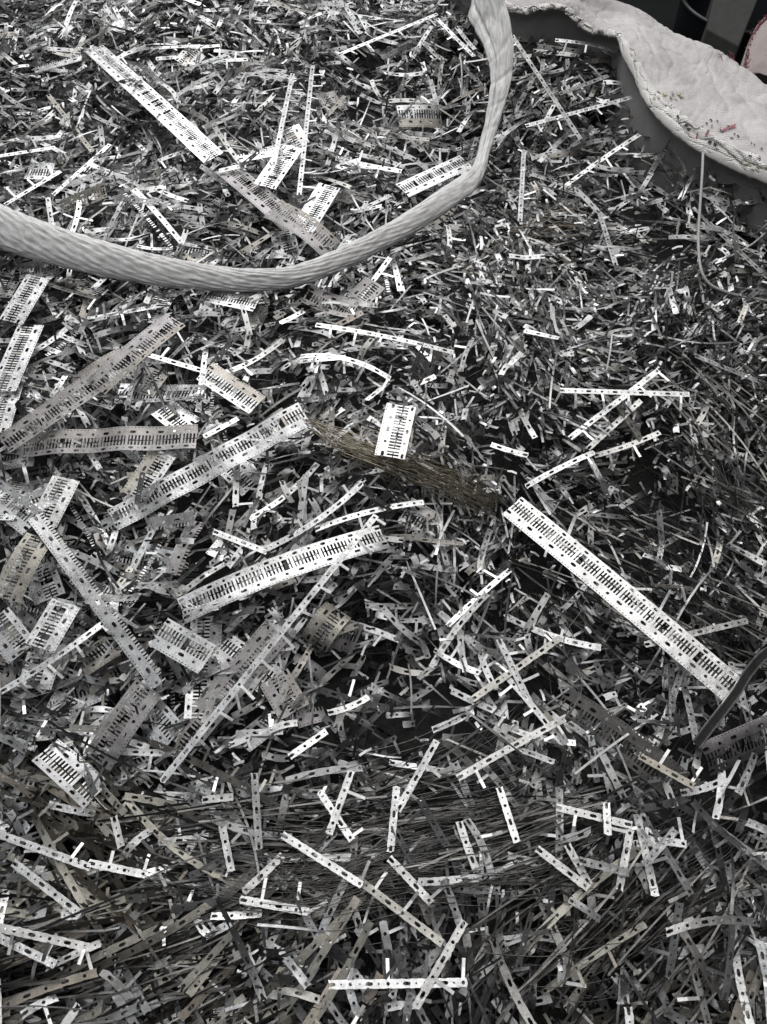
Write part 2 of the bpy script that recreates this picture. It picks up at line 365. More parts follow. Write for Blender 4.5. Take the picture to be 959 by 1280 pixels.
# ------------------------------------------------------------------ lifting strap
SP = [(-95, 240, .05, 56, .36), (-40, 266, .045, 54, .38), (20, 291, .04, 50, .42), (100, 316, .034, 44, .46), (190, 337, .028, 37, .5), (270, 348, .024, 30, .56), (320, 350, .022, 27, .62),
      (370, 345, .024, 25, .66), (430, 322, .030, 25, .66), (500, 286, .04, 26, .6), (560, 247, .05, 27, .5), (588, 226, .056, 23, .45), (599, 210, .06, 17, .45), (606, 185, .07, 15, .42),
      (617, 145, .09, 19, .3), (626, 100, .11, 26, .22), (625, 62, .13, 34, .15), (614, 25, .15, 46, .12), (599, -8, .165, 52, .11), (578, -60, .17, 54, .11)]
SC = []
for px, py, l, wd, fl in SP:
    p = at(px, py, l); k = (p-CAM).dot(FWD)*TV/640          # metres per pixel there
    SC.append((p.x, p.y, p.z, wd*k/2, fl))
NS, NA = 420, 96; rows, uvs = [], []
pts = [catmull(SC, (len(SC)-1)*k/(NS-1)) for k in range(NS)]
run = 0
for k in range(NS):
    p = pts[k]; T = Vector(pts[min(k+1, NS-1)][:3]-pts[max(k-1, 0)][:3]).normalized()
    if k: run += np.linalg.norm(pts[k][:3]-pts[k-1][:3])
    c = Vector(p[:3]); Nn = (CAM-c).normalized()+Vector((.1, -.40, -.45))*max(0, min(1, (k/(NS-1)-.68)*8)); Nn = (Nn-T*Nn.dot(T)).normalized(); B = T.cross(Nn)
    f = k/(NS-1); r = []; a_, fl = p[3], p[4]
    tw = max(0, min(1, (.56-f)*9)); topf = max(0, min(1, (f-.66)*9))
    for s in range(NA):
        a = 2*math.pi*s/NA; ca, sa = math.cos(a), math.sin(a)
        x = a_*math.copysign(abs(ca)**.85, ca); y = a_*fl*math.copysign(abs(sa)**.85, sa)
        rid = 0
        ww = run*26+a/(2*math.pi)*18; rid += tw*.0024*(abs(math.sin(math.pi*ww))**.6-.6)*.6*(1+.5*noise.noise(Vector((run*70, ww, 8))))
        rid += tw*.0013*noise.noise(Vector((run*55, a*3.2, 1)))+tw*.0010*noise.noise(Vector((run*160+a*9, a*6, 4)))
        rid += (1-tw)*.0014*noise.noise(Vector((run*45, a*2.0, 2)))
        # long fold along the flat end and slanting creases
        rid -= topf*.004*math.exp(-((x/a_+.28+.25*math.sin(f*9))/.10)**2)*(sa > 0)
        rid -= topf*.0016*max(0, math.sin(run*150-x*120))**6*(sa > 0)
        d = Vector((0, 0, 0))+B*ca+Nn*sa
        r.append(c+B*x+Nn*y+d*rid); uvs.append((run, a/(2*math.pi)*.14))
    rows.append(r)
strap = bpy.data.objects.new('lifting_strap', grid_mesh('lifting_strap', rows, M_STRAP, True, uvs, closed=True)); link(strap)
tag(strap, 'off-white woven lifting strap looped across the top of the scrap', 'strap')

# ------------------------------------------------------------------ stamped strips
PERIOD = 36.
def cells(L):
    n = max(1, int(round(L/9.))); return n, n*9.
def rail_narrow(L, y0=-4.1, y1=4.1, phase=0, notch=.5, dots=True):
    fl = Flat(); n, Lm = cells(L); pins = []
    for i in range(n):
        x0 = -Lm/2+9*i; k = (i+phase) % 4
        if k == 0: fl.ring(x0, x0+9, y0, y1, 3.7, (y1-y0)*.215, notch)
        elif k == 2: fl.ring(x0, x0+9, y0, y1, 1.75, 1.75, notch); pins.append(x0+4.5)
        elif dots: fl.ring(x0, x0+9, y0, y1, .95, .95, notch*.4)
        else: fl.solid(x0, x0+9, y0, y1, False) if False else fl.solid(x0, x0+9, y0, y1)
    return fl, n, Lm, pins
def wide_flats(L, phase=0, seed=0, holes=True):
    """wide_rail t -25..-6, comb -6..14, narrow_rail 14..25"""
    rg = random.Random(seed); n, Lm = cells(L); A, C, B = Flat(), Flat(), Flat()
    for i in range(n):
        x0 = -Lm/2+9*i; k = (i+phase) % 4
        for h in (0, 4.5): A.dot(x0+h, x0+h+4.5, -25, -20, .8)
        if k == 0: A.ring(x0, x0+9, -20, -6, 4.0, 2.8)
        elif k == 2: A.ring(x0, x0+9, -20, -6, 2.1, 2.7)
        else: A.solid(x0, x0+9, -20, -6)
        if k == 0: B.ring(x0, x0+9, 14, 25, 3.4, 2.4)
        elif k == 2: B.ring(x0, x0+9, 14, 25, 1.8, 2.3)
        else: B.ring(x0, x0+9, 14, 25, .9, .9)
        for h in (0, 4.5):
            c = x0+h+2.25
            if k == 3 and h: C.solid(c-1.7, c+1.7, -6.5, 14.5, True); continue
            if rg.random() < .05: continue
            e1, e2 = 3.2+rg.uniform(-.6, .5), 5.4+rg.uniform(-.5, .6)
            C.solid(c-.95, c+.95, -6.5, e1, False); C.solid(c-.95, c+.95, e2, 14.5, False)
            C.solid(c-1.5, c+1.5, e1-2.2, e1-1.0, False) if rg.random() < .0 else None
    return A, C, B, n, Lm
def fl_mesh(name, fl, Lm, mat, **d):
    a = np.array(fl.v, float); xyz = deform(a[:, 0], a[:, 1], Lm, **d)
    return mesh(name, xyz, fl.f, mat)
PINS = []
for k, (ln, bend) in enumerate([(20, 0), (20, 2.5), (17, -2), (21, 5), (12, 0), (19, -5)]):
    v, f = [], []
    for j, yy in enumerate((-1.2, ln*.5, ln)):
        zz = bend*(yy/ln)**2 if yy > 0 else 0
        for sx, sz in ((-1, -1), (1, -1), (1, 1), (-1, 1)): v.append((sx*1.65*.001, yy*.001, (zz+sz*.26)*.001))
    for j in range(2):
        for q in range(4): f.append((j*4+q, j*4+(q+1) % 4, (j+1)*4+(q+1) % 4, (j+1)*4+q))
    f += [(3, 2, 1, 0), (8, 9, 10, 11)]
    PINS.append(mesh('pin', v, f, M_PIN, False))
def frame(p0, p1, roll=0.0):
    p0, p1 = Vector(p0), Vector(p1); X = (p1-p0).normalized()
    Z = Vector((0, 0, 1)); Z = (Z-X*Z.dot(X)).normalized(); Y = Z.cross(X)
    return Matrix(((X.x, Y.x, Z.x, (p0.x+p1.x)/2), (X.y, Y.y, Z.y, (p0.y+p1.y)/2), (X.z, Y.z, Z.z, (p0.z+p1.z)/2), (0, 0, 0, 1)))
def thing(name, M, label, cat, group=None):
    o = bpy.data.objects.new(name, None); o.empty_display_size = .01; link(o); o.matrix_world = M
    return tag(o, label, cat, group)
def copy_thing(root, M, label=None, group=None):
    r = root.copy(); COL.objects.link(r); r.matrix_world = M
    if label: r['label'] = label
    if group: r['group'] = group
    for ch in root.children:
        c = ch.copy(); COL.objects.link(c); c.parent = r
    return r
def build_narrow(root, L, side=1, pins='all', mat=None, phase=0, seed=0, **d):
    rg = random.Random(seed); mat = mat or M_STRIP
    fl, n, Lm, px = rail_narrow(L, phase=phase)
    d = dict(dict(half=5.), **d)
    # torn ends
    for q, (s, t) in enumerate(fl.v):
        if abs(s) > Lm/2-.1: fl.v[q] = (s-math.copysign(rg.uniform(0, 2.2), s), t)
    o = bpy.data.objects.new('rail', fl_mesh('rail', fl, Lm, mat, **d)); link(o, root); solidify(o, .0004); split_edges(o)
    np_ = 0
    for x in px:
        sd = side
        if pins == 'none' or (pins == 'some' and rg.random() < .45): continue
        if pins == 'both' and rg.random() < .5: sd = -side
        b = deform(np.array([x, x+1.]), np.array([4.1*sd, 4.1*sd]), Lm, **d); c = deform(np.array([x]), np.array([3.1*sd]), Lm, **d)[0]
        X = Vector(b[1]-b[0]).normalized(); Y = Vector(b[0]-c).normalized(); Z = X.cross(Y).normalized(); X = Y.cross(Z)
        Mx = Matrix(((X.x, Y.x, Z.x, b[0][0]), (X.y, Y.y, Z.y, b[0][1]), (X.z, Y.z, Z.z, b[0][2]), (0, 0, 0, 1)))
        Mx = Mx @ Matrix.Rotation(rg.gauss(0, .22), 4, 'X') @ Matrix.Rotation(rg.gauss(0, .10), 4, 'Z')
        p = bpy.data.objects.new('pin', rg.choice(PINS)); link(p, root); p.matrix_local = Mx; np_ += 1
    return np_, Lm
def build_wide(root, L, mat=None, phase=0, seed=0, parts='ACB', flip=1, **d):
    mat = mat or M_STRIP; A, C, B, n, Lm = wide_flats(L, phase, seed); rg = random.Random(seed+5)
    if 'T' in parts:                            # torn: teeth left on the wide rail only
        keep = Flat(); 
        for f in C.f:
            P = [C.v[i] for i in f]
            if max(p[1] for p in P) < 5: keep.poly([(p[0], min(p[1], .5)) for p in P])
        C = keep
    for nm, fl, key, th in (('wide_rail', A, 'A', .0004), ('comb', C, 'CT', .0003), ('narrow_rail', B, 'B', .0004)):
        if not any(q in parts for q in key): continue
        v2 = []
        for (s, t) in fl.v:
            if abs(s) > Lm/2-.1: s -= math.copysign(rg.uniform(0, 1.5), s)
            v2.append((s, t*flip*.76))
        fl.v = v2
        if flip < 0: fl.f = [tuple(reversed(f)) for f in fl.f]
        o = bpy.data.objects.new(nm, fl_mesh(nm, fl, Lm, mat, **d)); link(o, root); solidify(o, th); split_edges(o)
    return Lm
GN, GW = 'loose narrow perforated strips', 'loose wide comb-slotted strips'
def wide(x0, y0, x1, y1, label, lift=(.016, .016), mat=None, **d):
    a, b = at(x0, y0, lift[0]), at(x1, y1, lift[1])
    r = thing('comb_strip', frame(a, b), label, 'metal strip', GW)
    build_wide(r, (b-a).length*1000, mat=mat, seed=int(x0*7+y0), **d); return r
def narrow(x0, y0, x1, y1, label, lift=(.012, .012), side=1, pins='all', mat=None, **d):
    a, b = at(x0, y0, lift[0]), at(x1, y1, lift[1])
    r = thing('pinned_strip' if pins != 'none' else 'perforated_strip', frame(a, b), label, 'metal strip', GN)
    np_, Lm = build_narrow(r, (b-a).length*1000, side=side, pins=pins, mat=mat, seed=int(x0*3+y0), **d); r['n'] = np_; return r

# --- wide strips one can point to: (endpoints of the centre line in the photograph; flip=1 puts the broad rail to the right of p0->p1 ... seen from above)
wide(640, 632, 916, 862, 'longest clean comb-slotted strip lying flat, its end under a dark metal band', (.034, .030), M_BRIGHT, flip=1, bow=3)
wide(142, 650, 380, 517, 'comb-slotted strip ending beside the brown wire hank, lying slantwise on shorter scraps', (.018, .03), M_STRIP, flip=1, twist=.25, wave=1.2)
wide(228, 765, 480, 672, 'arched comb-slotted strip crossed by a long thin pinned strip', (.018, .02), M_BRIGHT, flip=1, bow=16, curl=5, roll=-.15)
wide(52, 640, 208, 850, 'long torn rail edged with short broken comb teeth', (.03, .024), M_STRIP, flip=1, parts='AT', twist=.25)
wide(4, 556, 132, 468, 'dull purplish-grey comb-slotted strip laid end to end with a second dull one', (.02, .022), M_DULL, flip=-1, twist=.2)
wide(118, 486, 222, 398, 'dull grey comb-slotted strip overlapping the end of a purplish one', (.026, .02), M_DULL, flip=-1, bow=4)
wide(28, 556, 246, 546, 'dull brownish comb-slotted strip lying level below two overlapping dull strips', (.014, .016), M_DULL, flip=-1, wave=1.5, bow=3)
wide(502, 506, 487, 572, 'short squarish comb-slotted piece resting on the brown wire hank', (.042, .044), M_BRIGHT, flip=1, bow=1)
wide(117, 60, 268, 198, 'bright comb-slotted strip far behind the strap with tarnish near one end', (.012, .010), M_BRIGHT, flip=1, bow=2, twist=.15)
wide(282, 210, 368, 284, 'comb-slotted strip leaning down towards the strap behind a curved one', (.004, .012), M_DULL, flip=1, bow=3)
wide(340, 262, 414, 312, 'curved comb-slotted strip tucked under the strap', (.02, .012), M_DULL, flip=1, bow=12, roll=.2)
wide(376, 290, 412, 232, 'short comb-slotted piece standing up behind the strap beside the curved one', (.006, .016), M_STRIP, flip=-1)
wide(52, 658, 84, 596, 'short bright comb-slotted piece at the upper end of the torn toothed rail', (.02, .025), M_BRIGHT, flip=1)
wide(-14, 612, 44, 656, 'comb-slotted piece meeting the upper end of the torn toothed rail', (.018, .022), M_STRIP, flip=1, roll=.1)
wide(6, 752, 52, 668, 'tarnished comb-slotted piece leaning along the torn toothed rail', (.008, .02), M_WARM, flip=1, bow=5)
wide(48, 812, 84, 752, 'bright comb-slotted piece with square ends below the torn toothed rail', (.02, .02), M_BRIGHT, flip=1)
wide(-8, 770, 30, 818, 'small comb-slotted piece next to the bright square-ended one', (.012, .016), M_STRIP, flip=1)
wide(122, 952, 186, 860, 'dull comb-slotted strip sloping down from the torn toothed rail', (.006, .016), M_DULL, flip=1, bow=4)
wide(222, 934, 348, 786, 'shaded comb-slotted strip lying under the long thin pinned strip', (.002, .008), M_DULL, flip=-1, roll=.12)
wide(196, 788, 262, 826, 'bright comb-slotted piece at the lower end of the torn toothed rail', (.012, .016), M_BRIGHT, flip=1, roll=.12)
wide(392, 806, 424, 762, 'curled copper-tinted comb-slotted piece under the arched strip', (.004, .012), M_WARM, flip=-1, bow=8)
wide(44, 84, 102, 68, 'half-width toothed rail far behind the strap near the bright tarnished strip', (.01, .012), M_STRIP, flip=1, parts='AT')
wide(254, 462, 324, 508, 'comb-slotted piece with one end raised behind the dull strips', (.022, .016), M_STRIP, flip=-1, roll=-.1)
wide(504, 238, 582, 202, 'comb-slotted strip lying flat just behind the strap', (.012, .014), M_STRIP, flip=1)
wide(14, 402, 48, 346, 'bright comb-slotted piece in front of the strap', (.016, .018), M_BRIGHT, flip=1)
wide(22, 342, 76, 328, 'short comb-slotted piece touching the underside of the strap', (.01, .012), M_STRIP, flip=-1)
wide(2, 490, 40, 404, 'comb-slotted strip standing on end next to a dull purplish strip', (.014, .018), M_STRIP, flip=1)
wide(-6, 540, 18, 462, 'comb-slotted strip half hidden under the purplish dull strip', (.008, .01), M_BRIGHT, flip=1)
wide(262, 366, 324, 378, 'comb-slotted piece poking out in front of the strap', (.006, .01), M_STRIP, flip=-1)
wide(384, 366, 444, 386, 'bowed comb-slotted piece in front of the strap, curling up at the ends', (.004, .01), M_DULL, flip=-1, bow=-6)
wide(428, 386, 470, 352, 'dark bowed comb-slotted piece next to a curled one in front of the strap', (.004, .01), M_DULL, flip=-1, bow=-5)
wide(296, 194, 350, 184, 'toothed rail piece behind the leaning comb-slotted strip', (.012, .014), M_STRIP, flip=1, parts='AT')
wide(158, 242, 216, 308, 'slim toothed rail arching down behind the strap', (.014, .012), M_STRIP, flip=1, parts='TB', bow=4)
wide(74, 262, 134, 236, 'smudged comb-slotted piece behind the strap', (.008, .01), M_WARM, flip=-1)
wide(884, 948, 966, 912, 'dark comb-slotted strip rolled on edge beyond the dark metal band', (.01, .014), M_DULL, flip=-1, curl=-8, roll=.5)
wide(342, 846, 368, 890, 'small dark comb-slotted piece below the curled copper-tinted one', (.0, .006), M_DULL, flip=1)
wide(330, 234, 366, 182, 'bright comb-slotted piece crossing behind the leaning strip', (.014, .016), M_BRIGHT, flip=-1)
wide(168, 620, 204, 566, 'comb-slotted piece tucked under the slantwise strip', (.008, .010), M_STRIP, flip=-1)
wide(184, 664, 240, 656, 'toothed rail piece below the slantwise strip', (.014, .016), M_BRIGHT, flip=-1, parts='AT')
wide(128, 668, 180, 640, 'small toothed rail piece near the lower end of the slantwise strip', (.008, .010), M_STRIP, flip=-1, parts='AT')
wide(478, 322, 488, 366, 'tiny curled comb-slotted piece standing up in front of the strap', (.006, .014), M_BRIGHT, flip=1, parts='TB', bow=6)
wide(440, 690, 536, 566, 'dark comb-slotted strip seen nearly on edge by the brown wire hank', (.0, .0), M_DULL, flip=1, roll=1.0)
wide(520, 480, 545, 430, 'dark bowed comb-slotted strip standing on edge behind the brown wire hank', (.002, .010), M_DULL, flip=1, roll=.9, bow=6)
wide(380, 770, 450, 800, 'dark curved comb-slotted strip beneath the curled copper-tinted piece', (-.004, -.002), M_DULL, flip=1, bow=-8, roll=.4)
wide(700, 875, 850, 985, 'dark arched comb-slotted strip half sunk below the longest clean strip', (-.012, -.012), M_DARK, flip=-1, bow=12, roll=.5)

# --- narrow strips one can point to
B_ = M_BRIGHT
narrow(700, 488, 862, 493, 'bright straight pinned strip with five pins, lying across a second one', (.024, .04), -1, mat=B_, roll=.10)
narrow(712, 548, 824, 462, 'bright pinned strip crossed by a straight five-pinned strip', (.018, .022), -1, mat=B_)
narrow(734, 562, 802, 500, 'pinned strip running just below the crossed bright pair', (.012, .014), 1, 'some')
narrow(768, 500, 806, 556, 'short strip hanging down from the crossed bright pair', (.012, .008), 1, 'none')
narrow(658, 608, 742, 566, 'arched pinned strip ending at the top end of the longest clean strip', (.012, .016), -1, 'some', B_, bow=5)
narrow(734, 568, 764, 622, 'short bent strip between the crossed pair and the longest clean strip', (.012, .01), 1, 'none', B_, kink=-.3, ks=5)
narrow(742, 570, 826, 540, 'bowed strip sweeping up below the crossed bright pair', (.008, .014), -1, 'some', bow=-5)
narrow(570, 974, 708, 897, 'bright arched pinned strip with long pins below the longest clean strip', (.018, .02), -1, mat=B_, bow=6)
narrow(200, 980, 472, 642, 'very long thin pinned strip lying across the arched comb-slotted strip', (.026, .05), -1, mat=B_, bow=2)
narrow(394, 406, 568, 441, 'long gently arched pinned strip behind the brown wire hank', (.022, .02), -1, mat=B_, bow=5)
narrow(376, 446, 488, 474, 'arched pinned strip just in front of the long arched one', (.018, .012), -1, mat=B_, bow=8, lat=9)
narrow(640, 44, 726, 174, 'bright pinned strip standing beside the strap below the bag rim', (.065, .02), -1, mat=B_)
narrow(655, 158, 792, 121, 'pinned strip reaching towards the bag wall with pins hanging down', (.018, .034), -1, 'all', B_, roll=.15)
narrow(698, 118, 762, 94, 'short pinned strip with upright pins beside the bag wall', (.024, .03), 1, 'all', B_, roll=.12)
narrow(692, 50, 780, 66, 'arched pinned strip tucked under the bag rim', (.028, .03), -1, 'all', B_, bow=4, roll=.2)
narrow(424, 68, 548, 17, 'bright pinned strip pointing at the strap far behind the wire hank', (.02, .024), -1, 'some', B_)
narrow(545, 22, 594, 72, 'bright pinned strip running in under the strap', (.02, .016), -1, 'some', B_)
narrow(374, 244, 391, 82, 'upright pinned strip running back from the strap', (.016, .014), -1, 'all')
narrow(342, 206, 366, 92, 'bright upright pinned strip across a small comb-slotted piece', (.03, .016), -1, 'all', B_)
narrow(408, 1231, 586, 1228, 'bright pinned strip with three upright pins under a leaning strip', (.014, .014), 1, 'all', B_)
narrow(582, 1150, 518, 1262, 'bright strip leaning across a three-pinned strip', (.03, .022), 1, 'some', B_)
narrow(354, 1044, 452, 1106, 'bright pinned strip at the head of a descending chain of strips', (.02, .016), 1, 'some', B_)
narrow(446, 1098, 554, 1180, 'pinned strip in the middle of a descending chain of strips', (.014, .018), 1, 'all')
narrow(484, 1070, 542, 1132, 'bent pinned strip beside the descending chain of strips', (.016, .012), 1, 'some', B_, bow=4)
narrow(298, 1124, 388, 1140, 'short level pinned strip with one upright pin near the fanned strips', (.016, .014), 1, 'all', B_)
narrow(-14, 1038, 112, 1084, 'long perforated strip lying over the fanned strips', (.016, .014), 1, 'some', B_)
narrow(108, 1078, 186, 1094, 'pale pinned strip continuing a long perforated one', (.016, .01), 1, 'all', B_)
narrow(14, 1076, 100, 1142, 'bright torn strip slanting below a long perforated one', (.014, .014), 1, 'some', B_)
narrow(-8, 1158, 110, 1184, 'bright perforated strip with ragged end over a second strip', (.02, .02), -1, 'all', B_)
narrow(-10, 1168, 70, 1206, 'perforated strip lying under a ragged bright one', (.012, .01), 1, 'some', B_)
narrow(142, 1020, 152, 1060, 'tiny bright strip standing alone among dark fanned strips', (.02, .02), 1, 'none', B_)
narrow(692, 1008, 792, 1032, 'pinned strip crossed by a short upright piece', (.016, .016), -1, 'some', B_)
narrow(758, 1004, 760, 1042, 'short upright piece crossing a pinned strip', (.02, .02), 1, 'none', B_)
narrow(668, 1058, 738, 1112, 'bright strip slanting into a cluster of crossed strips', (.018, .016), 1, 'some', B_)
narrow(722, 1075, 790, 1092, 'bright short strip at the centre of a cluster of crossed strips', (.024, .022), 1, 'none', B_)
narrow(708, 1054, 738, 1108, 'strip with a forked end in a cluster of crossed strips', (.012, .012), 1, 'none')
narrow(836, 1224, 850, 1128, 'bright strip crossed by a curved one with scalloped edge', (.012, .018), 1, 'some', B_)
narrow(834, 1166, 946, 1154, 'curved strip with scalloped edge crossing an upright one', (.02, .016), -1, 'none', B_, bow=6, lat=6)
narrow(804, 1082, 846, 1036, 'short bright pinned strip with one long pin', (.016, .018), 1, 'all', B_)
narrow(774, 1112, 788, 1038, 'bright upright strip beside a cluster of crossed strips', (.014, .016), 1, 'some', B_)
narrow(839, 828, 842, 916, 'upright pinned strip beneath the longest clean strip, first of a ladder-like pair', (.004, .01), -1, 'all')
narrow(852, 840, 872, 932, 'upright pinned strip beneath the longest clean strip, its foot at the dark band', (.008, .012), 1, 'all')
narrow(798, 944, 870, 984, 'pinned strip with yellowish tint and two upright pins near the dark band', (.016, .014), 1, 'all', M_WARM)
narrow(806, 806, 934, 776, 'pinned strip laid across the longest clean strip', (.042, .034), -1, 'some', B_)
narrow(588, 876, 702, 796, 'pinned strip crossing another below the longest clean strip', (.016, .014), 1, 'all')
narrow(624, 800, 664, 882, 'pinned strip crossed by a longer one below the longest clean strip', (.012, .012), 1, 'all')
narrow(624, 984, 646, 1052, 'upright strip standing under the arched long-pinned strip', (.01, .012), 1, 'some')
narrow(498, 1012, 546, 926, 'bright strip with side pins leaning over an upright one', (.018, .02), -1, 'all', B_)
narrow(488, 1066, 496, 982, 'upright bright strip at the foot of a leaning pinned one', (.016, .014), -1, 'some', B_)
narrow(252, 1000, 292, 996, 'tiny level strip with one pin beyond the very long thin strip', (.018, .018), 1, 'some', B_)
narrow(2, 864, 130, 778, 'arched pinned strip leading up to the torn toothed rail', (.012, .016), -1, 'all', B_, bow=6, lat=-6)
narrow(266, 664, 334, 690, 'strip meeting another at a sharp angle behind the arched comb-slotted strip', (.016, .014), -1, 'none', B_)
narrow(328, 688, 452, 604, 'strip rising from a sharp angle towards the brown wire hank', (.014, .016), 1, 'some', lat=-8)
narrow(394, 662, 530, 628, 'bright strip leading up to the brown wire hank', (.016, .018), -1, 'some', B_, lat=6)
narrow(180, 442, 262, 466, 'bright thin strip behind the slantwise comb-slotted strip', (.016, .018), 1, 'some', B_)
narrow(650, 278, 655, 188, 'upright pinned strip standing clear in front of the bag wall', (.012, .014), -1, 'all')
narrow(750, 268, 770, 332, 'upright strip sunk among small bits in front of the hanging thread', (.01, .01), 1, 'some')
narrow(700, 238, 800, 168, 'pinned strip bent up towards the bag wall', (.008, .02), -1, 'some', bow=4)
narrow(884, 276, 954, 342, 'strip with forked end lying past the hanging thread', (.012, .01), 1, 'none')
narrow(868, 444, 952, 478, 'bright strip catching the light amid small bits', (.012, .012), 1, 'some', B_)
narrow(60, 118, 116, 190, 'slanting pinned strip far behind the strap', (.012, .012), 1, 'some')
narrow(-6, 196, 70, 184, 'level bright strip far behind the strap', (.014, .012), 1, 'none', B_)
narrow(6, 256, 76, 214, 'bright slanting strip just behind the strap', (.016, .014), 1, 'some', B_)
narrow(66, 244, 138, 180, 'long bright strip forking off a slanting one behind the strap', (.016, .014), 1, 'some', B_)
narrow(198, 60, 252, 57, 'short level strip beyond the tarnished bright strip', (.014, .014), -1, 'none', B_)
narrow(362, 946, 408, 914, 'strip with upturned pin beyond the very long thin strip', (.018, .018), -1, 'some', B_)
narrow(318, 966, 324, 1062, 'upright bright strip among tangled wire', (.012, .02), 1, 'none')
narrow(276, 1024, 290, 1092, 'upright strip standing in tangled wire', (.014, .014), 1, 'none', B_)
narrow(400, 990, 440, 1050, 'slanting strip above the descending chain', (.012, .012), 1, 'some', B_)
narrow(440, 962, 410, 1046, 'upright strip leaning over tangled wire', (.018, .014), 1, 'some', B_)

# --- landmarks used to describe the rest
LAND = [((620, 120), 'upright strap end'), ((480, 300), 'rising strap'), ((300, 340), 'lowest strap bend'), ((100, 300), 'fibrous strap end'), ((800, 200), 'bag rim'), ((700, 90), 'bag lip fold'),
        ((880, 320), 'hanging thread'), ((500, 570), 'brown wire hank'), ((690, 670), 'longest strip top'), ((830, 790), 'longest strip foot'), ((350, 720), 'arched strip'), ((260, 580), 'slantwise strip'),
        ((910, 880), 'dark band'), ((780, 500), 'crossed bright pair'), ((130, 740), 'torn toothed rail'), ((80, 510), 'purplish strip'), ((140, 548), 'level brownish strip'), ((480, 425), 'long arched strip'),
        ((450, 1050), 'dark wire tangle'), ((180, 1190), 'fanned strips'), ((490, 1215), 'three-pinned strip'), ((740, 1090), 'crossed cluster'), ((640, 930), 'arched long-pinned strip'),
        ((190, 130), 'tarnished bright strip'), ((370, 150), 'upright pinned strips'), ((490, 40), 'strap-pointing strip'), ((690, 110), 'rim-side pinned strip'), ((260, 880), 'very long strip'), ((890, 1160), 'scalloped curved strip'),
        ((50, 1070), 'long perforated strip'), ((410, 785), 'copper-tinted piece'), ((840, 690), 'black wire tuft'), ((650, 300), 'brown wire tuft'), ((640, 840), 'slantwise crossed pair')]
def where(p):
    x, y = project(p); q = sorted(LAND, key=lambda l: (l[0][0]-x)**2+(l[0][1]-y)**2)
    return 'near the '+q[0][1]+' and the '+q[1][1]

# --- yaw field: neighbouring scraps tend to lie alike
def yaw_field(x, y):
    return 2.6*noise.noise(Vector((x*3.1, y*3.1, 9)))+1.4*noise.noise(Vector((x*7, y*7, 2)))
def rand_px(margin=30):
    return rnd.uniform(-margin, 959+margin), rnd.uniform(-margin, 1280+margin)
def pose(p, yaw, pitch, roll):
    return Matrix.Translation(p) @ Matrix.Rotation(yaw, 4, 'Z') @ Matrix.Rotation(pitch, 4, 'Y') @ Matrix.Rotation(roll, 4, 'X')
def under_bag(px, py):
    # behind the bag's lip line
    if px < 600: return False
    pts_ = lipP
    for a, b in zip(pts_[:-1], pts_[1:]):
        if a[0] <= px <= b[0]: return py < a[1]+(b[1]-a[1])*(px-a[0])/(b[0]-a[0])+45
    return False

# --- broken wide pieces, mostly on the left and behind the strap
wv = []
for k in range(14):
    r = thing('comb_strip', Matrix(), 'x', 'metal strip', GW); L_ = rnd.choice([36, 45, 54, 63, 81, 99, 126])
    parts = rnd.choice(['ACB', 'ACB', 'ACB', 'AT', 'TB'])
    mt_ = rnd.choice([M_STRIP, M_STRIP, M_BRIGHT, M_DULL]); r['tone'] = 'clean ' if mt_ is M_BRIGHT else 'dull ' if mt_ is M_DULL else ''
    build_wide(r, L_, mat=mt_, seed=k*31+3, parts=parts, phase=k % 4, bow=rnd.gauss(0, 4), twist=rnd.gauss(0, .2), flip=rnd.choice((1, -1)))
    wv.append((r, L_, parts, [False]))
cnt = 0
while cnt < 105:
    px, py = rand_px()
    dens = .9 if px < 330 and 330 < py < 980 else (.55 if px < 480 and py < 340 else .10 if px < 560 and py < 980 else 0)
    if rnd.random() > dens or under_bag(px, py): continue
    p = at(px, py, rnd.uniform(-.022, .006)); r, L_, parts, used = rnd.choice(wv)
    M = pose(p, rnd.uniform(0, 2*math.pi), rnd.gauss(0, .13), rnd.gauss(0, .32))
    lb = ('short ' if L_ < 60 else 'medium ' if L_ < 90 else 'long ')+r['tone']+('broken comb-slotted strip' if parts == 'ACB' else 'broken toothed rail')+' '+where(p)
    if not used[0]:
        used[0] = True; r.matrix_world = M; r['label'] = lb
    else: copy_thing(r, M, lb, GW)
    cnt += 1
for r, L_, parts, used in wv:
    if not used[0]:
        for c in list(r.children): bpy.data.objects.remove(c)
        bpy.data.objects.remove(r)

# --- loose narrow strips, the top of the heap
nv_ = []
for k in range(34):
    L_ = rnd.choice([27, 36, 36, 45, 54, 54, 63, 72, 81, 99, 117])
    pins = rnd.choice(['all', 'all', 'some', 'none', 'both'])
    r = thing('pinned_strip', Matrix(), 'x', 'metal strip', GN); bw, tw = rnd.gauss(0, L_*.035), rnd.gauss(0, .35)
    np_, Lm = build_narrow(r, L_, side=rnd.choice((-1, 1)), pins=pins, mat=rnd.choice([M_STRIP, M_STRIP, M_BRIGHT]), phase=k % 4, seed=k*17+1, bow=bw, twist=tw,
                           kink=rnd.choice([0, 0, 0, rnd.gauss(0, .5)]), ks=rnd.uniform(-10, 10), lat=rnd.gauss(0, 2))
    nv_.append((r, L_, np_, abs(bw) > 3, [False]))
NUMW = ['no pins', 'one pin', 'two pins', 'three pins', 'four pins', 'five pins']
cnt = 0
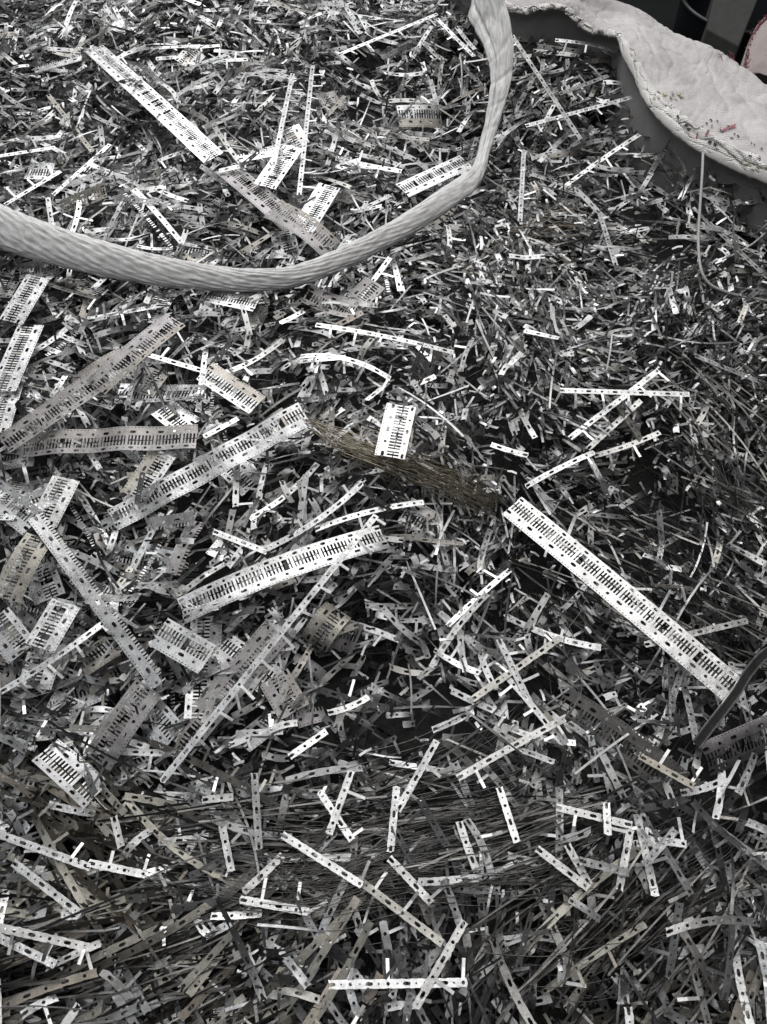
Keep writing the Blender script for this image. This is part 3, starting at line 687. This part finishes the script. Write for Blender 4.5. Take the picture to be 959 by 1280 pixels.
while cnt < 232:
    px, py = rand_px(10)
    if under_bag(px, py): continue
    if 330 < py and px > 560 and py < 640 and rnd.random() < .35: continue
    p = at(px, py, rnd.uniform(-.004, .012)); r, L_, np_, bent, used = rnd.choice(nv_)
    if L_ > 70 and px > 520 and 200 < py < 640 and rnd.random() < .7: continue
    M = pose(p, yaw_field(p.x, p.y)+rnd.gauss(0, .7), rnd.gauss(0, .13), rnd.gauss(0, .30))
    lb = ('short ' if L_ < 50 else 'medium ' if L_ < 80 else 'long ')+('bent ' if bent else 'straight ')+'strip with '+NUMW[min(np_, 5)]+' '+where(p)
    if not used[0]: used[0] = True; r.matrix_world = M; r['label'] = lb
    else: copy_thing(r, M, lb, GN)
    cnt += 1
for r, L_, np_, bent, used in nv_:
    if not used[0]:
        for c in list(r.children): bpy.data.objects.remove(c)
        bpy.data.objects.remove(r)

# ------------------------------------------------------------------ the rest of the heap: too many to count
def template(L, seed, pins=True, dots=False):
    rg = random.Random(seed); fl, n, Lm, px = rail_narrow(L, phase=rg.randrange(4), dots=dots)
    v = list(fl.v)
    for q, (s, t) in enumerate(v):
        if abs(s) > Lm/2-.1: v[q] = (s-math.copysign(rg.uniform(0, 2.5), s), t)
    f = list(fl.f); z = [0.0]*len(v); sd = rg.choice((-1, 1))
    for x in px:
        if not pins or rg.random() < .25: continue
        ln = rg.uniform(12, 21); k = len(v); b = rg.gauss(0, .3); sk = rg.gauss(0, 2)
        v += [(x-1.6, 3.8*sd), (x+1.6, 3.8*sd), (x+1.6+sk, (4.1+ln)*sd), (x-1.6+sk, (4.1+ln)*sd)]; z += [.3, .3, b*ln, b*ln]
        f.append((k, k+1, k+2, k+3))
    return np.array(v), np.array(z), f, Lm
def bulk(name, templates, placements, mat, label, cat, group=None):
    """placements: per template arrays x,y,z,yaw,pitch,roll,bow,twist,lat"""
    Vs, loops, starts, tot = [], [], [], []
    base = 0; nl = 0
    for (v, z, f, Lm), P in zip(templates, placements):
        if len(P) == 0: continue
        m = len(P); c = [P[:, i:i+1] for i in range(P.shape[1])]
        S, T = v[None, :, 0], v[None, :, 1]
        q = deform(S, T, Lm, bow=c[6], roll=c[5], twist=c[7], lat=c[8], half=5., wave=c[9], ph=c[3]*3)
        q[..., 2] += z[None, :]*.001
        cp, sp = np.cos(c[4]), np.sin(c[4]); x = q[..., 0]*cp+q[..., 2]*sp; zz = -q[..., 0]*sp+q[..., 2]*cp
        cy, sy = np.cos(c[3]), np.sin(c[3]); X = x*cy-q[..., 1]*sy+c[0]; Y = x*sy+q[..., 1]*cy+c[1]; Z = zz+c[2]
        Vs.append(np.stack([X, Y, Z], -1).reshape(-1, 3))
        ln = np.array([len(a) for a in f]); idx = np.concatenate([np.array(a) for a in f])
        nv = len(v)
        allidx = (idx[None, :]+(base+np.arange(m)*nv)[:, None]).ravel(); loops.append(allidx)
        tot.append(np.tile(ln, m)); base += m*nv
    V = np.concatenate(Vs); Lp = np.concatenate(loops); Tt = np.concatenate(tot); St = np.concatenate([[0], np.cumsum(Tt)[:-1]])
    me = bpy.data.meshes.new(name); me.vertices.add(len(V)); me.vertices.foreach_set('co', V.ravel())
    me.loops.add(len(Lp)); me.loops.foreach_set('vertex_index', Lp.astype(np.int32))
    me.polygons.add(len(Tt)); me.polygons.foreach_set('loop_start', St.astype(np.int32)); me.polygons.foreach_set('loop_total', Tt.astype(np.int32))
    me.materials.append(mat); me.update(calc_edges=True); me.polygons.foreach_set('use_smooth', np.ones(len(Tt), bool)); me.validate()
    o = bpy.data.objects.new(name, me); link(o); return tag(o, label, cat, None, 'stuff')
HOLLOWS = [(840, 650, 70), (820, 590, 45), (565, 475, 45), (620, 900, 80), (480, 870, 60), (900, 960, 60), (560, 1040, 75), (840, 235, 80), (930, 290, 60), (60, 1235, 40), (350, 930, 45), (470, 90, 55),
           (700, 1235, 70), (900, 1060, 60), (680, 690, 40), (420, 830, 45), (150, 540, 30), (250, 700, 40), (560, 150, 45), (920, 1240, 60), (330, 1060, 50), (640, 560, 40), (230, 80, 30), (470, 480, 40)]
def hollow(px, py): return any((px-a)**2+(py-b)**2 < r*r for a, b, r in HOLLOWS)
def scatter(count, pick, depth, region=None, yawfn=None, sp=(.14, .34), px=None, gain=None):
    """returns list of (template index, row)"""
    out = []
    while len(out) < count:
        x, y = rnd.uniform(-.95, .95), rnd.uniform(-.80, 1.32)
        q = project((x, y, 0))
        if not (-150 < q[0] < 1110 and -90 < q[1] < 1400): continue
        if region and not region(*q): continue
        if hollow(*q) and rnd.random() < .6: continue
        if q[0] > 600 and under_bag(q[0], q[1]+22): continue
        i, L_ = pick(*q)
        pitch = rnd.gauss(0, sp[0]); roll = rnd.gauss(0, sp[1])
        top = abs(math.sin(pitch))*L_*.0005+abs(math.sin(roll))*.004
        z = H(x, y)+.004-top-depth(rnd.random())
        yw = yawfn(*q) if yawfn else yaw_field(x, y)+rnd.gauss(0, .6)
        out.append((i, (x, y, z, yw, pitch, roll, rnd.gauss(0, L_*.045), rnd.gauss(0, .55), rnd.gauss(0, L_*.03), abs(rnd.gauss(0, .5)))))
    return out
def collect(nt, out):
    return [np.array([r for i, r in out if i == k]) if any(i == k for i, r in out) else np.zeros((0, 10)) for k in range(nt)]
LENS = [18, 27, 36, 45, 54, 63, 72, 90, 108, 135]
TN = [template(L_, 100+k*3+j, dots=False) for k, L_ in enumerate(LENS) for j in range(3)]
def pick_n(px, py):
    if px > 470 and 300 < py < 720: k = rnd.choice([0, 0, 0, 1, 1, 1, 2, 2, 3, 4, 5])
    elif py > 950: k = rnd.choice([1, 2, 3, 4, 5, 6, 7, 8])
    elif py < 330: k = rnd.choice([2, 3, 4, 5, 6, 6, 7, 7, 8])
    else: k = rnd.choice([0, 1, 1, 2, 2, 3, 4, 5, 6])
    return k*3+rnd.randrange(3), LENS[k]
out = scatter(3500, pick_n, lambda r: r*.020, sp=(.16, .5))+scatter(340, pick_n, lambda r: -.012+r*.012, sp=(.1, .3))+scatter(7600, pick_n, lambda r: .012+r*.075, sp=(.24, .65))
bulk('loose_strip_heap', TN, collect(len(TN), out), M_BULK_SHADE, 'heap of countless narrow perforated strips and pins filling the bag', 'metal scrap')
# fanned tarnished strips
TF = [template(L_, 300+k, pins=k % 2 == 0) for k, L_ in enumerate([126, 153, 180, 216])]
def pick_f(px, py): k = rnd.randrange(4); return k, [126, 153, 180, 216][k]
out = scatter(110, pick_f, lambda r: r*.022, lambda x, y: x < 420 and 1090 < y < 1400, lambda x, y: R(28)+R((x-150)*.09)+rnd.gauss(0, .16), sp=(.03, .7))
out += scatter(60, pick_f, lambda r: r*.02, lambda x, y: x < 300 and 940 < y < 1110, lambda x, y: R(-28)+rnd.gauss(0, .16), sp=(.03, .7))
out += scatter(30, pick_f, lambda r: r*.02, lambda x, y: 640 < x < 1000 and 1120 < y < 1400, lambda x, y: R(32)+rnd.gauss(0, .3), sp=(.03, .8))
bulk('fanned_strip_heap', TF, collect(4, out), M_WARM, 'fanned tarnished narrow strips lying alike low in the heap', 'metal scrap')
# small chips
TC = []
for k in range(10):
    a, b = rnd.uniform(6, 17), rnd.uniform(2, 4)
    pts_ = [(-a/2+rnd.uniform(-1, 1), -b/2), (0, -b/2+rnd.uniform(-.6, .6)), (a/2+rnd.uniform(-1, 1), -b/2+rnd.uniform(-.7, .7)), (a/2, b/2), (0, b/2+rnd.uniform(-.6, .6)), (-a/2, b/2)]
    TC.append((np.array(pts_), np.array([0, rnd.uniform(-1, 1), 0, 0, rnd.uniform(-1, 1), 0]), [(0, 1, 4, 5), (1, 2, 3, 4)], a))
TS = []
for k, (a, b) in enumerate([(24, 3), (36, 2.4), (45, 4), (60, 2.2), (72, 3.2), (90, 2.6), (120, 2.6), (30, 4.6), (170, 1.8), (210, 2.2)]):
    xs = np.linspace(-a/2, a/2, 7); vv = [(x, -b/2) for x in xs]+[(x, b/2) for x in xs]
    TS.append((np.array(vv), np.zeros(14), [(i, i+1, i+8, i+7) for i in range(6)], a))
def pick_s(px, py): k = rnd.randrange(8); return k, [24, 36, 45, 60, 72, 90, 120, 30][k]
out = scatter(3600, pick_s, lambda r: -.003+r*.022, sp=(.2, .9))+scatter(1200, pick_s, lambda r: -.003+r*.016, lambda x, y: x > 480 and 240 < y < 760, sp=(.25, .8))
out2 = []
def pick_l(px, py): k = rnd.choice((6, 8, 9)); return k, {6: 120, 8: 170, 9: 210}[k]
for cnt_, reg, yw_ in ((170, lambda x, y: 200 < x < 720 and 985 < y < 1115, 6), (150, lambda x, y: x < 330 and 1120 < y < 1300, 24), (120, lambda x, y: 700 < x < 980 and 600 < y < 800, -48), (60, lambda x, y: 620 < x < 980 and 1110 < y < 1300, 30),
                       (90, lambda x, y: 840 < x < 1000 and 380 < y < 640, -68)):
    out2 += scatter(cnt_, pick_l, lambda r: -.004+r*.02, reg, lambda x, y: R(yw_)+R((x-450)*.03)+rnd.gauss(0, .16), sp=(.02, .9))
out += scatter(260, pick_s, lambda r: -.014+r*.012, sp=(.1, .6))
bulk('long_sliver_heap', TS, collect(10, out2), M_LONG, 'long dark curved slivers lying alike in loose streams across the heap', 'metal scrap')
bulk('metal_sliver_heap', TS, collect(10, out), M_BULK_SHADE, 'countless thin curved metal slivers threaded through the heap', 'metal scrap')
def pick_c(px, py): return rnd.randrange(10), 14
out = scatter(1800, pick_c, lambda r: -.004+r*.02, sp=(.35, .5))+scatter(1600, pick_c, lambda r: -.004+r*.014, lambda x, y: x > 500 and 260 < y < 760, sp=(.4, .5))
bulk('metal_chip_scatter', TC, collect(10, out), M_STRIP, 'countless tiny bright pins and snipped chips scattered over the heap', 'metal scrap')

# ------------------------------------------------------------------ wires
def strands(name, path, count, spread, rad, mat, label, lift=(.0, .012), jit=.3, nseg=26, lenf=(.5, 1.0)):
    V, F = [], []
    for k in range(count):
        a = rnd.uniform(0, 1-lenf[0]); b = min(1, a+rnd.uniform(*lenf)); off = rnd.gauss(0, 1); P = []; h = rnd.uniform(*lift); o2 = off+rnd.gauss(0, jit*2)
        for j in range(6):
            t = a+(b-a)*j/5; q = catmull(path, t*(len(path)-1)); q2 = catmull(path, min(1, t+.02)*(len(path)-1)); q1 = catmull(path, max(0, t-.02)*(len(path)-1))
            d = q2-q1; d = d/(np.linalg.norm(d)+1e-9); nx, ny = -d[1], d[0]
            w_ = spread*(.55+.45*math.cos((t-.5)*math.pi*.8)) if spread < 20 else spread
            o3 = (off*(1-t)+o2*t)*w_+rnd.gauss(0, jit*2.2)
            P.append(tuple(at(q[0]+nx*o3, q[1]+ny*o3, h+.008*math.sin(math.pi*j/5)+rnd.gauss(0, .0012))))
        v, f = tube(P, rad*rnd.uniform(.7, 1.2), nseg, 3); k0 = len(V); V += v; F += [tuple(i+k0 for i in g) for g in f]
    o = bpy.data.objects.new(name, mesh(name, V, F, mat)); link(o); return tag(o, label, 'wire', None, 'stuff')
strands('wire_hank', [(360, 512), (400, 538), (450, 562), (510, 582), (560, 600), (620, 632)], 120, 6.5, .00042, M_WIREB, 'hank of fine brown wires lying across the middle of the heap', (.008, .028), 1.1, lenf=(.25, .85))
strands('wire_tangle', [(200, 1050), (320, 1062), (430, 1062), (540, 1040), (640, 1020), (720, 980)], 130, 30, .00042, M_WIRED, 'dark fine wires flowing across the heap below the arched long-pinned strip', (-.012, .006), 1.3, lenf=(.25, .8))
strands('wire_tangle', [(150, 1090), (260, 1110), (380, 1125), (480, 1090), (560, 1075)], 40, 26, .00036, M_WIRED, 'dark fine wires around the descending chain of strips', (.0, .010), .8)
strands('wire_tuft', [(770, 625), (810, 655), (850, 705), (890, 760), (930, 790)], 80, 18, .0003, M_WIREK, 'black hair-like wire tuft in the hollow beside the longest clean strip', (-.012, .004), 1.2, lenf=(.25, .8))
strands('wire_tuft', [(600, 330), (640, 296), (690, 284), (740, 290)], 30, 10, .00036, M_WIREB, 'brown wire tuft in front of the bent end of the strap', (-.006, .006), 1.2, lenf=(.2, .6))
strands('wire_tuft', [(650, 1180), (740, 1190), (850, 1120), (960, 1060)], 60, 40, .00034, M_WIRED, 'dark wires strewn between crossed strips', (-.014, .003), 1.4, lenf=(.25, .8))
strands('wire_tuft', [(880, 420), (900, 520), (930, 620), (955, 700)], 26, 20, .00034, M_WIRED, 'dark wires running down past the crossed bright pair', (-.014, .003), 1.4, lenf=(.25, .8))
P = [at(742, 712, .036), at(728, 760, .02), at(708, 790, .018), at(706, 815, .014), at(722, 838, .012), at(726, 868, .01), at(700, 905, .012)]
o = bpy.data.objects.new('bent_wire', mesh('bent_wire', *tube([tuple(p) for p in P], .0007, 50, 5), M_WIRED)); link(o)
tag(o, 'single kinked dark wire hanging off the longest clean strip', 'wire')

# dark flat band lying over the end of the longest strip
Pa, Pb = at(870, 931, .026), at(962, 812, .054); Pd = Pb-Pa; P = [Pa, Pa+Pd*.25, Pa+Pd*.5, Pa+Pd*.76+Vector((-.001, .003, 0)), Pb+Vector((.004, 0, .001)), Pb+Pd*.35+Vector((.03, -.02, .0))]
rows = []; NB = 40
pts = [catmull([tuple(p) for p in P], 5*k/(NB-1)) for k in range(NB)]
for k in range(NB):
    p = Vector(pts[k]); T = Vector(pts[min(k+1, NB-1)]-pts[max(k-1, 0)]).normalized(); Nn = Vector((-.05, -.62, .78)); Nn = (Nn-T*Nn.dot(T)).normalized(); B = T.cross(Nn)
    rows.append([p-B*.0055-Nn*.0005, p+B*.0055-Nn*.0005, p+B*.0055+Nn*.0005, p-B*.0055+Nn*.0005])
band = thing('metal_band', Matrix.Translation(P[2]), 'dark flat metal band with a shiny cut edge, resting on the longest clean strip', 'metal band')
V = [q-P[2] for r in rows for q in r]; F = []
for k in range(NB-1):
    for s in range(4): F.append((k*4+s, k*4+(s+1) % 4, (k+1)*4+(s+1) % 4, (k+1)*4+s))
F += [(3, 2, 1, 0), tuple((NB-1)*4+s for s in range(4))]
link(bpy.data.objects.new('face', mesh('face', V, F, M_DARK, False)), band)
for sgn in (-1, 1):
    V = []; F = []
    for k in range(NB):
        r = [q-P[2] for q in rows[k]]; e0, e1 = (r[0], r[3]) if sgn < 0 else (r[1], r[2]); out_ = (r[0]-r[1]).normalized()*(1 if sgn < 0 else -1); up_ = (r[3]-r[0]).normalized()
        V += [e0-out_*.0008-up_*.0004, e0+out_*.0007-up_*.0004, e1+out_*.0007+up_*.0004, e1-out_*.0008+up_*.0004]
    for k in range(NB-1):
        for s in range(4): F.append((k*4+s, k*4+(s+1) % 4, (k+1)*4+(s+1) % 4, (k+1)*4+s))
    F += [(3, 2, 1, 0), tuple((NB-1)*4+s for s in range(4))]
    link(bpy.data.objects.new('cut_edge', mesh('cut_edge', V, F, M_EDGE, False)), band)

# ------------------------------------------------------------------ things behind the bag
zr = -.42
c = on_z(930, -6, zr); rad = (on_z(866, 10, zr)-c).length
tub = thing('plastic_tub', Matrix.Translation((c.x, c.y, -.9)), 'black round plastic tub standing behind the bag', 'tub')
prof = [(0, .01), (rad*.82, .01), (rad*.96, .46), (rad*1.0, .475), (rad*1.04, .48), (rad*1.04, .465), (rad*.99, .44), (rad*.86, 0), (0, 0)]
rows = [[Vector((r*math.cos(2*math.pi*k/48), r*math.sin(2*math.pi*k/48), z)) for k in range(48)] for r, z in prof]
link(bpy.data.objects.new('shell', grid_mesh('shell', rows, M_TUB, True, None, True)), tub)
rows = [[Vector(((rad*1.045+.006*math.cos(b))*math.cos(2*math.pi*k/48), (rad*1.045+.006*math.cos(b))*math.sin(2*math.pi*k/48), .478+.006*math.sin(b))) for k in range(48)] for b in [2*math.pi*q/8 for q in range(9)]]
link(bpy.data.objects.new('rolled_rim', grid_mesh('rolled_rim', rows, plain('tub_rim', (.016, .018, .02), .35, 0, 30, .8), True, None, True)), tub)
# grey folded carton in the tub
a, b_, d_, e_ = on_z(884, 34, -.40), on_z(925, 56, -.40), on_z(950, -6, -.36), on_z(898, -30, -.36)
dn = Vector((0, 0, -.46))
V = [a, b_, d_, e_, a+dn*1.0, b_+dn*1.0, d_+Vector((0, 0, -.5)), e_+Vector((0, 0, -.5))]; cc = sum(V, Vector())/8
V = [cc+(q-cc)*.98 for q in V]
carton = bpy.data.objects.new('carton', mesh('carton', [q-cc for q in V], [(0, 1, 2, 3), (7, 6, 5, 4), (0, 4, 5, 1), (1, 5, 6, 2), (2, 6, 7, 3), (3, 7, 4, 0)], M_CARTON, False)); carton.location = cc; link(carton)
bv = carton.modifiers.new('soft', 'BEVEL'); bv.width = .004; bv.segments = 2
tag(carton, 'worn grey carton standing in the black tub', 'carton')
# second sack
rim = [(926, 100), (933, 84), (937, 62), (945, 42), (957, 26), (985, 8), (1030, 0), (1080, 20)]
S0 = [on_z(x, y, .02) for x, y in rim]
ctrl2 = [[Vector((p.x, p.y, -.9)) for p in S0], [p+Vector((-.004, .0, -.10)) for p in S0], S0, [p+Vector((.05, -.02, .018)) for p in S0], [p+Vector((.16, -.09, .0)) for p in S0], [p+Vector((.22, -.14, -.2)) for p in S0], [Vector((p.x+.24, p.y-.16, -.9)) for p in S0]]
rows, uvs = [], []
for j in range(40):
    v = j/39; r = []
    for i in range(50):
        u = i/49; p = Vector(catmull([catmull(q, u*(len(S0)-1)) for q in ctrl2], v*(len(ctrl2)-1)))
        p += Vector((0, 0, 1))*.005*noise.noise(Vector((u*8, v*20, 5))); r.append(p); uvs.append((u*.4, v*1.6))
    rows.append(r)
base = Vector((S0[4].x, S0[4].y, -.9))
sack = thing('woven_sack', Matrix.Translation(base), 'pinkish woven sack with frayed magenta edge behind the bag rim', 'sack')
o = bpy.data.objects.new('cloth', grid_mesh('cloth', [[p-base for p in r] for r in rows], M_SACK, True, uvs)); link(o, sack); solidify(o, .0015)
V, F = [], []
for k in range(170):
    p = Vector(catmull(S0, rnd.uniform(0, len(S0)-1)))-base
    d = Vector((rnd.uniform(-1, .5), rnd.uniform(-.6, 1), rnd.uniform(0, .9))).normalized()*rnd.uniform(.004, .011)
    a_, b2 = tube([p-d*.2, p+d*.5+Vector((0, 0, .001)), p+d], .0008, 4, 3); k0 = len(V); V += a_; F += [tuple(i+k0 for i in f) for f in b2]
o = bpy.data.objects.new('frayed_edge', mesh('frayed_edge', V, F, M_MAG)); link(o, sack); o['kind'] = 'stuff'
for o in bpy.data.objects:
    for k in ('n', 'tone'):
        if k in o.keys(): del o[k]
